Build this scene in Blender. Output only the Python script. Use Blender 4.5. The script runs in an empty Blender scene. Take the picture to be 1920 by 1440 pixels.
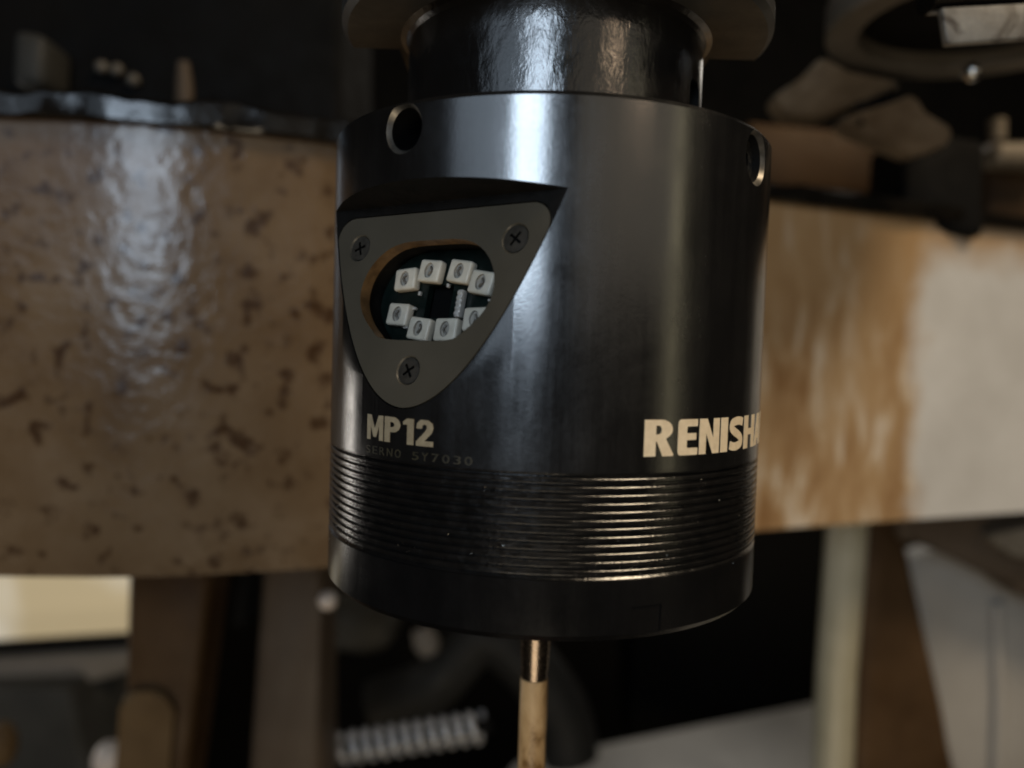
import bpy, bmesh, math, random
from mathutils import Vector, Matrix
from mathutils import noise as mnoise

random.seed(7)
S = 0.001                      # everything below is written in millimetres
R = math.radians
scene = bpy.context.scene
col = scene.collection

# ------------------------------------------------------------------ camera
FPX, CX, CD, PITCH, ROLL = 1490.3, -4.785, 118.77, -0.0471, 0.0312
CAM = Vector((CX, -CD, 0.0))
FWD = Vector((0, math.cos(PITCH), math.sin(PITCH)))
rt0 = Vector((1, 0, 0)); up0 = rt0.cross(FWD)
RGT = rt0 * math.cos(ROLL) + up0 * math.sin(ROLL)
UPV = up0 * math.cos(ROLL) - rt0 * math.sin(ROLL)
cd = bpy.data.cameras.new('camera'); cam = bpy.data.objects.new('camera', cd); col.objects.link(cam)
cd.sensor_width = 36.0; cd.lens = FPX / 1920 * 36.0
cd.clip_start = 0.005; cd.clip_end = 50
m3 = Matrix((RGT, UPV, -FWD)).transposed()
cam.matrix_world = Matrix.Translation(CAM * S) @ m3.to_4x4()
cd.dof.use_dof = True; cd.dof.focus_distance = 0.099; cd.dof.aperture_fstop = 11.5; cd.dof.aperture_blades = 0
scene.camera = cam

# ------------------------------------------------------------------ world and lamps
w = bpy.data.worlds.new('World'); scene.world = w; w.use_nodes = True
bg = w.node_tree.nodes['Background']
bg.inputs['Color'].default_value = (1.0, 0.84, 0.66, 1); bg.inputs['Strength'].default_value = 0.008

def area(name, loc, target, sx, sy, power, color, spread=180):
    l = bpy.data.lights.new(name, 'AREA'); l.shape = 'RECTANGLE'; l.size = sx; l.size_y = sy
    l.energy = power; l.color = color; l.spread = R(spread)
    o = bpy.data.objects.new(name, l); col.objects.link(o)
    o.location = loc
    o.rotation_euler = (Vector(target) - Vector(loc)).to_track_quat('-Z', 'Y').to_euler()
    return o
def polar(az, el, d):          # azimuth from the viewer's side, positive to the right
    a, e = R(az), R(el)
    return (d * math.sin(a) * math.cos(e), -d * math.cos(a) * math.cos(e), d * math.sin(e))
COOL, WARM = (0.68, 0.83, 1.0), (1.0, 0.80, 0.55)
area('shop_lamp', polar(-13, 15.5, 0.62), (0, 0, 0.01), 0.16, 0.25, 1.4, COOL)            # the white streak down the front
area('soft_edge_fill', polar(-36, 17, 0.75), (0, 0, 0), 0.34, 0.26, 0.26, COOL)               # added dimmer lamp, softens the streak's left edge
area('shop_wall', polar(36, 17, 0.80), (0, 0, 0), 0.74, 0.34, 0.24, (1.0, 0.89, 0.72))     # broad dim sheen on the right
area('strip_lamp', polar(61, 4, 0.80), (0, 0, 0), 0.05, 0.46, 0.10, (1.0, 0.88, 0.55))
area('work_lamp', polar(41, 25, 0.70), (0, 0, 0.03), 0.05, 0.08, 0.13, (1.0, 0.72, 0.48))
area('door_light', polar(-119, -9, 0.55), (0, 0, -0.01), 0.06, 0.12, 0.26, (1.0, 0.93, 0.84))
area('skirt_fill', polar(58, 50, 0.85), (0.10, 0.12, 0), 0.25, 0.25, 4.6, WARM)  # added fill for the skirt's right end, too high to mirror in the probe
area('low_warm_fill', polar(-4, -44, 0.62), (-0.02, 0.06, 0), 0.34, 0.20, 1.2, (1.0, 0.83, 0.60))  # added warm fill from below, like bounce off a tray
area('bed_fill', (0.42, 0.80, 0.36), (0.15, 0.40, -0.26), 0.3, 0.3, 0.42, (1.0, 0.92, 0.80), 90)  # added back fill that brightens the bed, source unseen

vs = scene.view_settings
vs.view_transform = 'Standard'; vs.look = 'None'; vs.exposure = -0.2; vs.gamma = 1.0
scene.render.engine = 'CYCLES'
scene.cycles.use_denoising = True
scene.cycles.filter_width = 1.9
scene.cycles.sample_clamp_indirect = 4

# ------------------------------------------------------------------ materials
def nt(name):
    m = bpy.data.materials.new(name); m.use_nodes = True
    t = m.node_tree; return m, t, t.nodes['Principled BSDF']
def node(t, typ, **kw):
    n = t.nodes.new(typ)
    for k, v in kw.items():
        if k in n.inputs: n.inputs[k].default_value = v
        else: setattr(n, k, v)
    return n
def coords(t, scale=(1, 1, 1)):
    tc = node(t, 'ShaderNodeTexCoord'); mp = node(t, 'ShaderNodeMapping')
    mp.inputs['Scale'].default_value = scale
    t.links.new(tc.outputs['Object'], mp.inputs['Vector']); return mp.outputs['Vector']
def noise(t, vec, scale, detail=4, rough=0.55, dist=0.0):
    n = node(t, 'ShaderNodeTexNoise'); n.inputs['Scale'].default_value = scale
    n.inputs['Detail'].default_value = detail; n.inputs['Roughness'].default_value = rough
    n.inputs['Distortion'].default_value = dist
    t.links.new(vec, n.inputs['Vector']); return n.outputs['Fac']
def ramp(t, fac, stops):
    r = node(t, 'ShaderNodeValToRGB'); el = r.color_ramp.elements
    while len(el) < len(stops): el.new(0.5)
    for e, (p, c) in zip(el, stops):
        e.position = p; e.color = (c if hasattr(c, '__len__') else (c, c, c)) + ((1,) if not hasattr(c, '__len__') or len(c) == 3 else ()) if hasattr(c, '__len__') else (c, c, c, 1)
    t.links.new(fac, r.inputs['Fac']); return r.outputs['Color']
def mix(t, fac, a, b, mode='MIX'):
    n = node(t, 'ShaderNodeMix', data_type='RGBA', blend_type=mode)
    for sock, val in ((n.inputs['Factor'], fac), (n.inputs['A'], a), (n.inputs['B'], b)):
        pass
    ins = [i for i in n.inputs]
    f = next(i for i in ins if i.identifier == 'Factor_Float')
    A = next(i for i in ins if i.identifier == 'A_Color'); B = next(i for i in ins if i.identifier == 'B_Color')
    for sock, val in ((f, fac), (A, a), (B, b)):
        if hasattr(val, 'is_linked'): t.links.new(val, sock)
        elif sock is f: sock.default_value = val
        else: sock.default_value = tuple(val) + (1,)
    return next(o for o in n.outputs if o.identifier == 'Result_Color')
def maprange(t, v, a, b, c, d):
    n = node(t, 'ShaderNodeMapRange'); n.inputs['From Min'].default_value = a; n.inputs['From Max'].default_value = b
    n.inputs['To Min'].default_value = c; n.inputs['To Max'].default_value = d
    t.links.new(v, n.inputs['Value']); return n.outputs['Result']
def bump(t, p, h, strength, dist):
    b = node(t, 'ShaderNodeBump'); b.inputs['Strength'].default_value = strength; b.inputs['Distance'].default_value = dist
    t.links.new(h, b.inputs['Height']); t.links.new(b.outputs['Normal'], p.inputs['Normal'])

def simple(name, c0, c1=None, rough=0.5, rvar=0.1, metal=0.0, scale=120, bstr=0.0, bscale=900, bdist=0.0003, spec=0.5, stretch=(1, 1, 1), ior=None):
    """two-tone noisy colour, noisy roughness, optional fine relief"""
    m, t, p = nt(name)
    v = coords(t, stretch)
    f = noise(t, v, scale, 6, 0.6)
    t.links.new(ramp(t, f, [(0.35, tuple(c0)), (0.68, tuple(c1 or c0))]), p.inputs['Base Color'])
    g = noise(t, v, scale * 2.3, 5, 0.65)
    t.links.new(maprange(t, g, 0.3, 0.7, max(0.03, rough - rvar), rough + rvar), p.inputs['Roughness'])
    p.inputs['Metallic'].default_value = metal; p.inputs['Specular IOR Level'].default_value = spec
    if bstr: bump(t, p, noise(t, v, bscale, 4, 0.6), bstr, bdist)
    if ior: p.inputs['IOR'].default_value = ior
    return m

def body_material(name='black_oxide', ior=2.35):
    m, t, p = nt(name)
    v = coords(t); vz = coords(t, (1, 1, 0.07))
    f = noise(t, v, 90, 6, 0.6)
    t.links.new(ramp(t, f, [(0.3, (0.0035, 0.0035, 0.0036)), (0.7, (0.007, 0.0065, 0.0065))]), p.inputs['Base Color'])
    smear0 = noise(t, vz, 240, 5, 0.65, 0.2); blot = noise(t, v, 85, 6, 0.65, 0.5)
    sm = node(t, 'ShaderNodeMath', operation='MULTIPLY_ADD'); sm.inputs[1].default_value = 0.55; sm2 = node(t, 'ShaderNodeMath', operation='MULTIPLY'); sm2.inputs[1].default_value = 0.45
    t.links.new(blot, sm2.inputs[0]); t.links.new(smear0, sm.inputs[0]); t.links.new(sm2.outputs[0], sm.inputs[2]); smear = sm.outputs[0]
    fine = noise(t, v, 1500, 3, 0.6)
    r1 = maprange(t, smear, 0.38, 0.62, 0.13, 0.25)
    add = node(t, 'ShaderNodeMath', operation='MULTIPLY_ADD'); add.inputs[1].default_value = 0.06
    t.links.new(fine, add.inputs[0]); t.links.new(r1, add.inputs[2])
    t.links.new(add.outputs[0], p.inputs['Roughness'])
    bump(t, p, noise(t, v, 2600, 3, 0.6), 0.10, 0.00008)
    p.inputs['IOR'].default_value = ior
    return m
M = {}
M['foot'] = body_material('black_foot', 1.5)
M['body'] = body_material()
M['groove'] = simple('black_oxide_grooved', (0.004, 0.004, 0.004), (0.008, 0.007, 0.0065), 0.20, 0.08, 0, 300, 0.35, 1800, 0.00012, 0.5, ior=2.0)
M['pocket'] = simple('black_matt', (0.004, 0.004, 0.0036), (0.008, 0.007, 0.006), 0.6, 0.1, 0, 300, 0.2, 1500, 0.0002, 0.2)
M['plate'] = simple('grey_anodised', (0.064, 0.056, 0.041), (0.084, 0.073, 0.054), 0.40, 0.06, 0.0, 70, 0.05, 3000, 0.00005)
M['brass'] = simple('window_edge', (0.11, 0.06, 0.022), (0.22, 0.125, 0.05), 0.45, 0.1, 0.3, 500)
M['pcb'] = simple('green_board', (0.002, 0.006, 0.005), (0.004, 0.011, 0.009), 0.35, 0.1, 0, 300)
M['led'] = simple('ceramic', (0.60, 0.545, 0.44), (0.74, 0.68, 0.56), 0.38, 0.08, 0, 500, 0.15, 2500, 0.0001)
M['die'] = simple('led_window', (0.30, 0.275, 0.235), (0.46, 0.43, 0.375), 0.25, 0.1, 0, 900)
M['mark'] = simple('emitter_mark', (0.10, 0.088, 0.07), (0.2, 0.18, 0.15), 0.3, 0.1, 0, 900)
M['tin'] = simple('tinned_metal', (0.62, 0.58, 0.52), (0.80, 0.76, 0.70), 0.33, 0.08, 0.35, 900, 0.3, 2500, 0.0002)
M['black'] = simple('dead_black', (0.003, 0.003, 0.003), None, 0.7, 0.1, spec=0.1)
M['screw'] = simple('screw_steel', (0.06, 0.054, 0.046), (0.10, 0.09, 0.075), 0.34, 0.08, 0.5, 900)
M['print'] = simple('cream_print', (0.68, 0.55, 0.37), (0.80, 0.66, 0.46), 0.5, 0.1, 0, 900)
M['print_dim'] = simple('cream_print_dull', (0.28, 0.225, 0.145), (0.38, 0.31, 0.20), 0.5, 0.1, 0, 900)
M['engrave'] = simple('worn_engraving', (0.006, 0.006, 0.005), (0.07, 0.058, 0.028), 0.5, 0.1, 0, 220)
M['steel'] = simple('bright_steel', (0.55, 0.53, 0.50), (0.66, 0.64, 0.60), 0.24, 0.1, 1.0, 400, 0.1, 1500, 0.0001)
M['copper'] = simple('tungsten_holder', (0.33, 0.265, 0.21), (0.45, 0.365, 0.29), 0.25, 0.05, 1.0, 500)
M['worn'] = simple('worn_edge', (0.06, 0.056, 0.048), (0.26, 0.24, 0.21), 0.42, 0.1, 0.8, 260)
M['chip'] = simple('metal_chips', (0.7, 0.68, 0.62), None, 0.3, 0.1, 1.0)
M['ruby'] = simple('ruby', (0.35, 0.01, 0.02), None, 0.1, 0.02)

def stylus_material():
    m, t, p = nt('stained_ceramic')
    v = coords(t, (1, 1, 0.6))
    f = noise(t, v, 260, 7, 0.65, 0.6)
    t.links.new(ramp(t, f, [(0.36, (0.20, 0.10, 0.03)), (0.45, (0.48, 0.29, 0.125)), (0.7, (0.66, 0.43, 0.21))]), p.inputs['Base Color'])
    p.inputs['Roughness'].default_value = 0.42
    bump(t, p, noise(t, v, 900, 3), 0.2, 0.0002)
    return m
M['stylus'] = stylus_material()

def neck_material():
    m, t, p = nt('oily_casting')
    v = coords(t); v2 = coords(t, (1, 1, 0.55))
    p.inputs['Base Color'].default_value = (0.007, 0.006, 0.0055, 1); p.inputs['IOR'].default_value = 2.0
    t.links.new(maprange(t, noise(t, v, 300, 4), 0.3, 0.7, 0.12, 0.26), p.inputs['Roughness'])
    h1 = noise(t, v2, 620, 5, 0.62, 0.3)
    h2 = noise(t, v2, 190, 3, 0.5)
    mm = node(t, 'ShaderNodeMath', operation='MULTIPLY_ADD'); mm.inputs[1].default_value = 0.6
    t.links.new(h2, mm.inputs[0]); t.links.new(h1, mm.inputs[2])
    bump(t, p, mm.outputs[0], 0.17, 0.0006)
    return m
M['neck'] = neck_material()
M['flange'] = simple('dull_flange', (0.040, 0.039, 0.036), (0.065, 0.063, 0.058), 0.45, 0.1, 0.4, 70, 0.1, 600, 0.0002)

def drum_material():
    """one weathered skirt: brown speckled coat on the bulge, rust runs towards the seam, bare pale sheet beyond it"""
    m, t, p = nt('rust_stained_skirt')
    tc = node(t, 'ShaderNodeTexCoord'); v = tc.outputs['Object']
    sx = node(t, 'ShaderNodeSeparateXYZ'); t.links.new(v, sx.inputs[0])
    # left coat
    n1 = noise(t, v, 38, 6, 0.6); n2 = noise(t, v, 120, 5, 0.6)
    coat = ramp(t, n1, [(0.30, (0.094, 0.055, 0.026)), (0.50, (0.138, 0.089, 0.048)), (0.72, (0.178, 0.124, 0.075))])
    speck = ramp(t, noise(t, v, 210, 3, 0.5, 0.1), [(0.555, 0.0), (0.66, 0.85)])
    coat = mix(t, speck, coat, (0.036, 0.015, 0.005))
    # right: rust runs, drawn out vertically
    mp = node(t, 'ShaderNodeMapping'); mp.inputs['Scale'].default_value = (1, 1, 0.30); t.links.new(v, mp.inputs[0])
    runs = noise(t, mp.outputs[0], 135, 4, 0.55, 0.5)
    rust = ramp(t, runs, [(0.36, (0.27, 0.150, 0.066)), (0.48, (0.38, 0.240, 0.122)), (0.56, (0.50, 0.375, 0.245)), (0.64, (0.66, 0.58, 0.48))])
    blot = noise(t, v, 30, 4, 0.5)
    rust = mix(t, maprange(t, blot, 0.40, 0.62, 0.0, 0.7), rust, (0.45, 0.305, 0.165))
    zlow = maprange(t, sx.outputs['Z'], -0.01, 0.035, 0.0, 0.75)
    rust = mix(t, zlow, rust, (0.39, 0.25, 0.125))
    pale = ramp(t, noise(t, v, 26, 6, 0.6), [(0.3, (0.54, 0.525, 0.50)), (0.6, (0.66, 0.65, 0.63))])
    jag = noise(t, v, 42, 5, 0.6)
    xw = node(t, 'ShaderNodeMath', operation='MULTIPLY_ADD'); xw.inputs[1].default_value = 0.026
    t.links.new(jag, xw.inputs[0]); t.links.new(sx.outputs['X'], xw.inputs[2])
    # pale sheet also stops short of the top
    zt = node(t, 'ShaderNodeMath', operation='MULTIPLY_ADD'); zt.inputs[1].default_value = 0.02
    t.links.new(noise(t, v, 40, 4), zt.inputs[0]); t.links.new(sx.outputs['Z'], zt.inputs[2])
    notop = maprange(t, zt.outputs[0], 0.040, 0.052, 1.0, 0.12)
    ispale = maprange(t, xw.outputs[0], 0.144, 0.154, 0.0, 1.0)
    mul = node(t, 'ShaderNodeMath', operation='MULTIPLY'); t.links.new(ispale, mul.inputs[0]); t.links.new(notop, mul.inputs[1])
    right = mix(t, mul.outputs[0], rust, pale)
    isright = maprange(t, xw.outputs[0], 0.010, 0.075, 0.0, 1.0)
    t.links.new(mix(t, isright, coat, right), p.inputs['Base Color'])
    t.links.new(maprange(t, n2, 0.3, 0.7, 0.17, 0.27), p.inputs['Roughness'])
    p.inputs['IOR'].default_value = 1.5
    hh = node(t, 'ShaderNodeMath', operation='MULTIPLY_ADD'); hh.inputs[1].default_value = 0.25
    t.links.new(noise(t, v, 120, 3, 0.5), hh.inputs[0]); t.links.new(noise(t, v, 330, 2, 0.5), hh.inputs[2])
    bump(t, p, hh.outputs[0], 0.30, 0.0008)
    return m
M['drum'] = drum_material()
M['rim'] = simple('oily_black_rim', (0.004, 0.0035, 0.003), (0.010, 0.008, 0.006), 0.20, 0.08, 0, 60, 0.28, 300, 0.0008)
M['machine_black'] = simple('machine_black', (0.003, 0.003, 0.003), (0.005, 0.0045, 0.004), 0.75, 0.12, 0, 30, 0.3, 200, 0.001, 0.12)
M['machine_grey'] = simple('machine_grey', (0.030, 0.030, 0.028), (0.048, 0.047, 0.043), 0.5, 0.15, 0, 40, 0.3, 150, 0.001, spec=0.15)
M['brown_cast'] = simple('rusty_brown_casting', (0.045, 0.024, 0.010), (0.085, 0.048, 0.022), 0.55, 0.15, 0, 30, 0.3, 150, 0.001, spec=0.15)
M['brown_light'] = simple('tan_stained_casting', (0.095, 0.056, 0.024), (0.16, 0.10, 0.046), 0.55, 0.15, 0, 30, 0.3, 150, 0.001, spec=0.15)
M['grey_post'] = simple('taupe_paint', (0.070, 0.050, 0.034), (0.10, 0.074, 0.052), 0.5, 0.1, 0, 20, 0.2, 150, 0.001, spec=0.15)
M['arm'] = simple('pale_cast_metal', (0.13, 0.105, 0.075), (0.22, 0.185, 0.14), 0.5, 0.1, 0.2, 40, 0.2, 200, 0.001)
M['jaw'] = simple('stained_jaw', (0.085, 0.060, 0.038), (0.25, 0.20, 0.145), 0.5, 0.1, 0.1, 45, 0.4, 130, 0.002, spec=0.25)
M['ring'] = simple('taupe_steel', (0.11, 0.095, 0.075), (0.16, 0.14, 0.115), 0.45, 0.1, 0.2, 40, 0.1, 200, 0.001)
M['cream'] = simple('cream_enamel', (0.34, 0.31, 0.215), (0.47, 0.43, 0.32), 0.35, 0.1, 0, 20, 0.1, 150, 0.001)
M['guard'] = simple('grey_white_guard', (0.30, 0.28, 0.25), (0.42, 0.40, 0.37), 0.4, 0.1, 0, 12, 0.1, 100, 0.001)
M['rubber'] = simple('dark_rubber', (0.014, 0.014, 0.013), (0.024, 0.023, 0.021), 0.6, 0.1, 0, 40, spec=0.2)
M['ledge'] = simple('taupe_ledge', (0.13, 0.115, 0.095), (0.19, 0.17, 0.15), 0.5, 0.1, 0, 14, spec=0.2)
M['bed'] = simple('grey_bed', (0.24, 0.225, 0.20), (0.34, 0.32, 0.29), 0.45, 0.1, 0, 14, 0.1, 100, 0.001)
M['chrome'] = simple('oiled_coil_steel', (0.50, 0.50, 0.51), (0.62, 0.62, 0.63), 0.32, 0.08, 0.6, 200)
M['knob_and_glint'] = simple('pale_knob_glint', (0.62, 0.52, 0.44), (0.72, 0.62, 0.54), 0.4, 0.05)  # shared by the round knob and the painted glint
def tag_material():
    m, t, p = nt('stained_pale_label')
    v = coords(t)
    base = ramp(t, noise(t, v, 150, 6, 0.65), [(0.3, (0.13, 0.115, 0.095)), (0.65, (0.23, 0.215, 0.185))])
    st = ramp(t, noise(t, v, 95, 6, 0.65, 0.8), [(0.53, 0.0), (0.62, 1.0)])
    t.links.new(mix(t, st, base, (0.035, 0.022, 0.012)), p.inputs['Base Color'])
    p.inputs['Roughness'].default_value = 0.5
    bump(t, p, noise(t, v, 700, 4), 0.3, 0.0004)
    return m
M['tag'] = tag_material()
def lit_material():
    m, t, p = nt('lit_window_pane')
    v = coords(t, (1, 1, 1))
    c = ramp(t, noise(t, v, 13, 2, 0.4), [(0.42, (0.60, 0.46, 0.25)), (0.60, (0.95, 0.87, 0.72))])
    p.inputs['Base Color'].default_value = (0.3, 0.28, 0.22, 1)
    t.links.new(c, p.inputs['Emission Color']); p.inputs['Emission Strength'].default_value = 0.62
    return m
M['lit'] = lit_material()

# ------------------------------------------------------------------ mesh helpers (millimetres in)
def obj(name, bm, mat, parent=None, smooth=None, mats=None, keep=False):
    me = bpy.data.meshes.new(name)
    if not keep:
        bmesh.ops.scale(bm, vec=(S, S, S), verts=bm.verts)
    bmesh.ops.recalc_face_normals(bm, faces=bm.faces)
    bm.to_mesh(me); bm.free()
    for mm in (mats or [mat]): me.materials.append(mm)
    if smooth is not None:
        me.polygons.foreach_set('use_smooth', [True] * len(me.polygons))
        me.set_sharp_from_angle(angle=R(smooth))
    o = bpy.data.objects.new(name, me); col.objects.link(o)
    if parent: o.parent = parent
    return o
def tag(o, label=None, cat=None, group=None, kind=None):
    if label: o['label'] = label
    if cat: o['category'] = cat
    if group: o['group'] = group
    if kind: o['kind'] = kind
    return o
def empty(name, loc=(0, 0, 0)):
    o = bpy.data.objects.new(name, None); col.objects.link(o); o.location = Vector(loc) * S
    o.empty_display_size = 0.01; return o
def lathe(bm, prof, seg=160, closed=False, axis=None):
    """rings of profile (r, z) about Z; r == 0 collapses to a point"""
    rings = []
    for r, z in prof:
        if r < 1e-6: rings.append([bm.verts.new((0, 0, z))])
        else: rings.append([bm.verts.new((r * math.sin(2 * math.pi * k / seg), -r * math.cos(2 * math.pi * k / seg), z)) for k in range(seg)])
    new = [v for r in rings for v in r]
    pairs = list(zip(rings, rings[1:])) + ([(rings[-1], rings[0])] if closed else [])
    for a, b in pairs:
        for k in range(seg):
            k2 = (k + 1) % seg
            if len(a) == 1 and len(b) == 1: continue
            if len(a) == 1: bm.faces.new((a[0], b[k], b[k2]))
            elif len(b) == 1: bm.faces.new((a[k], b[0], a[k2]))
            else: bm.faces.new((a[k], b[k], b[k2], a[k2]))
    return new
def prism(bm, pts, n0, n1, frame=None):
    """extrude 2-D outline (u, v) between n0 and n1 of a frame (O, eu, ev, en)"""
    O, eu, ev, en = frame or (Vector((0, 0, 0)), Vector((1, 0, 0)), Vector((0, 1, 0)), Vector((0, 0, 1)))
    a = [bm.verts.new(O + eu * u + ev * v + en * n0) for u, v in pts]
    b = [bm.verts.new(O + eu * u + ev * v + en * n1) for u, v in pts]
    fa = bm.faces.new(a[::-1]); fb = bm.faces.new(b)
    n = len(pts)
    for i in range(n): bm.faces.new((a[i], a[(i + 1) % n], b[(i + 1) % n], b[i]))
    return a + b, fa, fb
def frame_box(bm, c, size, frame=None, bev=0.0, seg=2):
    u, v, n = c; a, b, h = size[0] / 2, size[1] / 2, size[2] / 2
    tmp = bmesh.new()
    prism(tmp, [(u - a, v - b), (u + a, v - b), (u + a, v + b), (u - a, v + b)], n - h, n + h, frame)
    if bev: bmesh.ops.bevel(tmp, geom=list(tmp.edges), offset=bev, segments=seg, profile=0.5, affect='EDGES')
    me = bpy.data.meshes.new('t'); tmp.to_mesh(me); tmp.free(); bm.from_mesh(me); bpy.data.meshes.remove(me)
def axis_frame(o, d):
    d = Vector(d).normalized(); x = d.orthogonal().normalized(); return (Vector(o), x, d.cross(x), d)
def disc_pts(r, n=48, cu=0, cv=0): return [(cu + r * math.cos(2 * math.pi * k / n), cv + r * math.sin(2 * math.pi * k / n)) for k in range(n)]
def rounded(pts, rads, n=8):
    """round the corners of a polygon"""
    out = []; L = len(pts)
    for i in range(L):
        p, a, b = Vector(pts[i]), Vector(pts[i - 1]), Vector(pts[(i + 1) % L])
        r = rads[i] if hasattr(rads, '__len__') else rads
        d1, d2 = (a - p).normalized(), (b - p).normalized()
        ang = d1.angle(d2); t = min(r / math.tan(ang / 2), (a - p).length * .49, (b - p).length * .49)
        p1, p2 = p + d1 * t, p + d2 * t
        for k in range(n + 1):
            s = k / n; out.append(tuple(p1 * (1 - s) ** 2 + p * 2 * s * (1 - s) + p2 * s * s))
    return out
def catmull(pts, n=12):
    out = []
    q = [pts[0]] + list(pts) + [pts[-1]]
    for i in range(1, len(q) - 2):
        p0, p1, p2, p3 = [Vector(x) for x in q[i - 1:i + 3]]
        for k in range(n):
            s = k / n
            out.append(0.5 * ((2 * p1) + (p2 - p0) * s + (2 * p0 - 5 * p1 + 4 * p2 - p3) * s * s + (3 * p1 - p0 - 3 * p2 + p3) * s ** 3))
    out.append(Vector(q[-2])); return out
def boolean(o, cutters):
    for c in cutters:
        md = o.modifiers.new('cut', 'BOOLEAN'); md.operation = 'DIFFERENCE'; md.object = c; md.solver = 'EXACT'; md.material_mode = 'TRANSFER'
    dg = bpy.context.evaluated_depsgraph_get(); dg.update()
    me = bpy.data.meshes.new_from_object(o.evaluated_get(dg))
    o.modifiers.clear(); old = o.data; o.data = me; bpy.data.meshes.remove(old)
    for c in cutters:
        md = c.data; bpy.data.objects.remove(c); bpy.data.meshes.remove(md)
    me.polygons.foreach_set('use_smooth', [True] * len(me.polygons)); me.set_sharp_from_angle(angle=R(28))
    return o
def cutter(bm, mat): return obj('cutter', bm, mat)
def P(x, y, d):                # a point d millimetres in front of the lens, along a line of sight of the 1920 px photo
    return CAM + (FWD + RGT * ((x - 960) / FPX) + UPV * ((720 - y) / FPX)) * d

# ================================================================== THE PROBE
RB = 31.0; Z_TOP, Z_BOT = 28.1, -33.2; TH = R(-35.0)
er = Vector((math.sin(TH), -math.cos(TH), 0)); et = Vector((math.cos(TH), math.sin(TH), 0)); ez = Vector((0, 0, 1))
TILT = math.atan(6.24 / 26.2)
pn = er * math.cos(TILT) + ez * math.sin(TILT); pv = ez * math.cos(TILT) - er * math.sin(TILT)
PF = (er * 31.0 + ez * -7.7, et, pv, pn)          # plane of the milled facet: u across, v up, n outwards

probe = empty('touch_probe', (0, 0, Z_BOT))
tag(probe, 'black cylindrical touch probe with grey triangular sensor window, cream lettering and ribbed lower band', 'touch probe')
PO = Vector((0, 0, -Z_BOT))                        # part meshes are written about the world origin
def part(name, bm, mat, parent=probe, smooth=None, mats=None):
    o = obj(name, bm, mat, None, smooth, mats)
    return o
def attach(o, parent=probe):
    bpy.context.view_layer.update()
    o.parent = parent; o.matrix_parent_inverse = parent.matrix_world.inverted(); return o

# --- upper body with the milled facet, the holes and the window cavity
bm = bmesh.new()
lathe(bm, [(0, -13.9), (RB, -13.9), (RB, -4), (RB, 8), (RB, 20), (RB, 27.55), (30.55, 28.1), (20, 28.1), (0, 28.1)], 288)
body = obj('body', bm, M['body'])
cuts = []
bm = bmesh.new(); frame_box(bm, (0, 2.97, 15), (80, 45.96, 30), PF); cuts.append(cutter(bm, M['pocket']))
def section_w(v): r = 31 - v * math.sin(TILT); return math.sqrt(max(0, 31 * 31 - r * r))
def plate_outline(inset=0.0, top=24.6, n=26):
    right = []
    vmax = 21.6
    for k in range(n + 1):
        v = 0.12 + inset + (vmax - inset) * (k / n) ** 1.7
        right.append((max(0.0, section_w(v - 0.10 - inset) - 0.22 - inset * 0.8), v))
    # rounded shoulder
    u0 = right[-1][0]; v0 = right[-1][1]; rr = top - inset - v0
    for k in range(1, 11):
        a = k / 10 * math.pi / 2
        right.append((u0 - rr * 0.95 * (1 - math.cos(a)) + 0.12 * math.sin(2 * a), v0 + rr * math.sin(a)))
    left = [(-u, v) for u, v in reversed(right)]
    return right + [p for p in left if abs(p[0]) > 1e-4]
bm = bmesh.new(); prism(bm, plate_outline(-0.16, 24.6), -1.75, 5, PF); cuts.append(cutter(bm, M['pocket']))
half = [(0, 20.9), (4.5, 20.75), (7.2, 19.9), (9.3, 18.1), (10.4, 15.8), (10.4, 13.5), (9.3, 11.4), (7.4, 9.6), (5.3, 8.45), (0, 8.28)]
loop_ = half + [(-u, v) for u, v in reversed(half[1:-1])]
win = [tuple(p) for p in catmull(loop_[-2:] + loop_ + loop_[:2], 5)][10:-6]
bm = bmesh.new(); prism(bm, [(u * 1.06, 14.5 + (v - 14.5) * 1.06) for u, v in win], -7.0, 1, PF); cuts.append(cutter(bm, M['pocket']))
def radial(theta, z, n_out=40): 
    a = R(theta); d = Vector((math.sin(a), -math.cos(a), 0)); return axis_frame(ez * z, d)
for th, z, r in ((-36.4, 25.0, 2.45), (53.2, 24.4, 2.9), (143.5, 25.0, 2.45), (-126.5, 25.0, 2.45)):
    fr = radial(th, z)
    bm = bmesh.new()
    # bore with a small chamfer at the skin
    rings = [(r, 22.0), (r, 30.35), (r + 1.05, 31.6)]
    vv = []
    for rr, h in rings: vv.append([bm.verts.new(fr[0] + fr[1] * (rr * math.cos(2 * math.pi * k / 48)) + fr[2] * (rr * math.sin(2 * math.pi * k / 48)) + fr[3] * h) for k in range(48)])
    for a, b in zip(vv, vv[1:]):
        for k in range(48): bm.faces.new((a[k], a[(k + 1) % 48], b[(k + 1) % 48], b[k]))
    for f in bm.faces:
        f.material_index = 0 if max((v.co - fr[0]).dot(fr[3]) for v in f.verts) < 31 else 1
    bm.faces.new(vv[0][::-1]); bm.faces.new(vv[-1]); cuts.append(obj('cutter', bm, None, None, None, [M['black'], M['worn']]))
boolean(body, cuts); attach(body)

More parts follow.
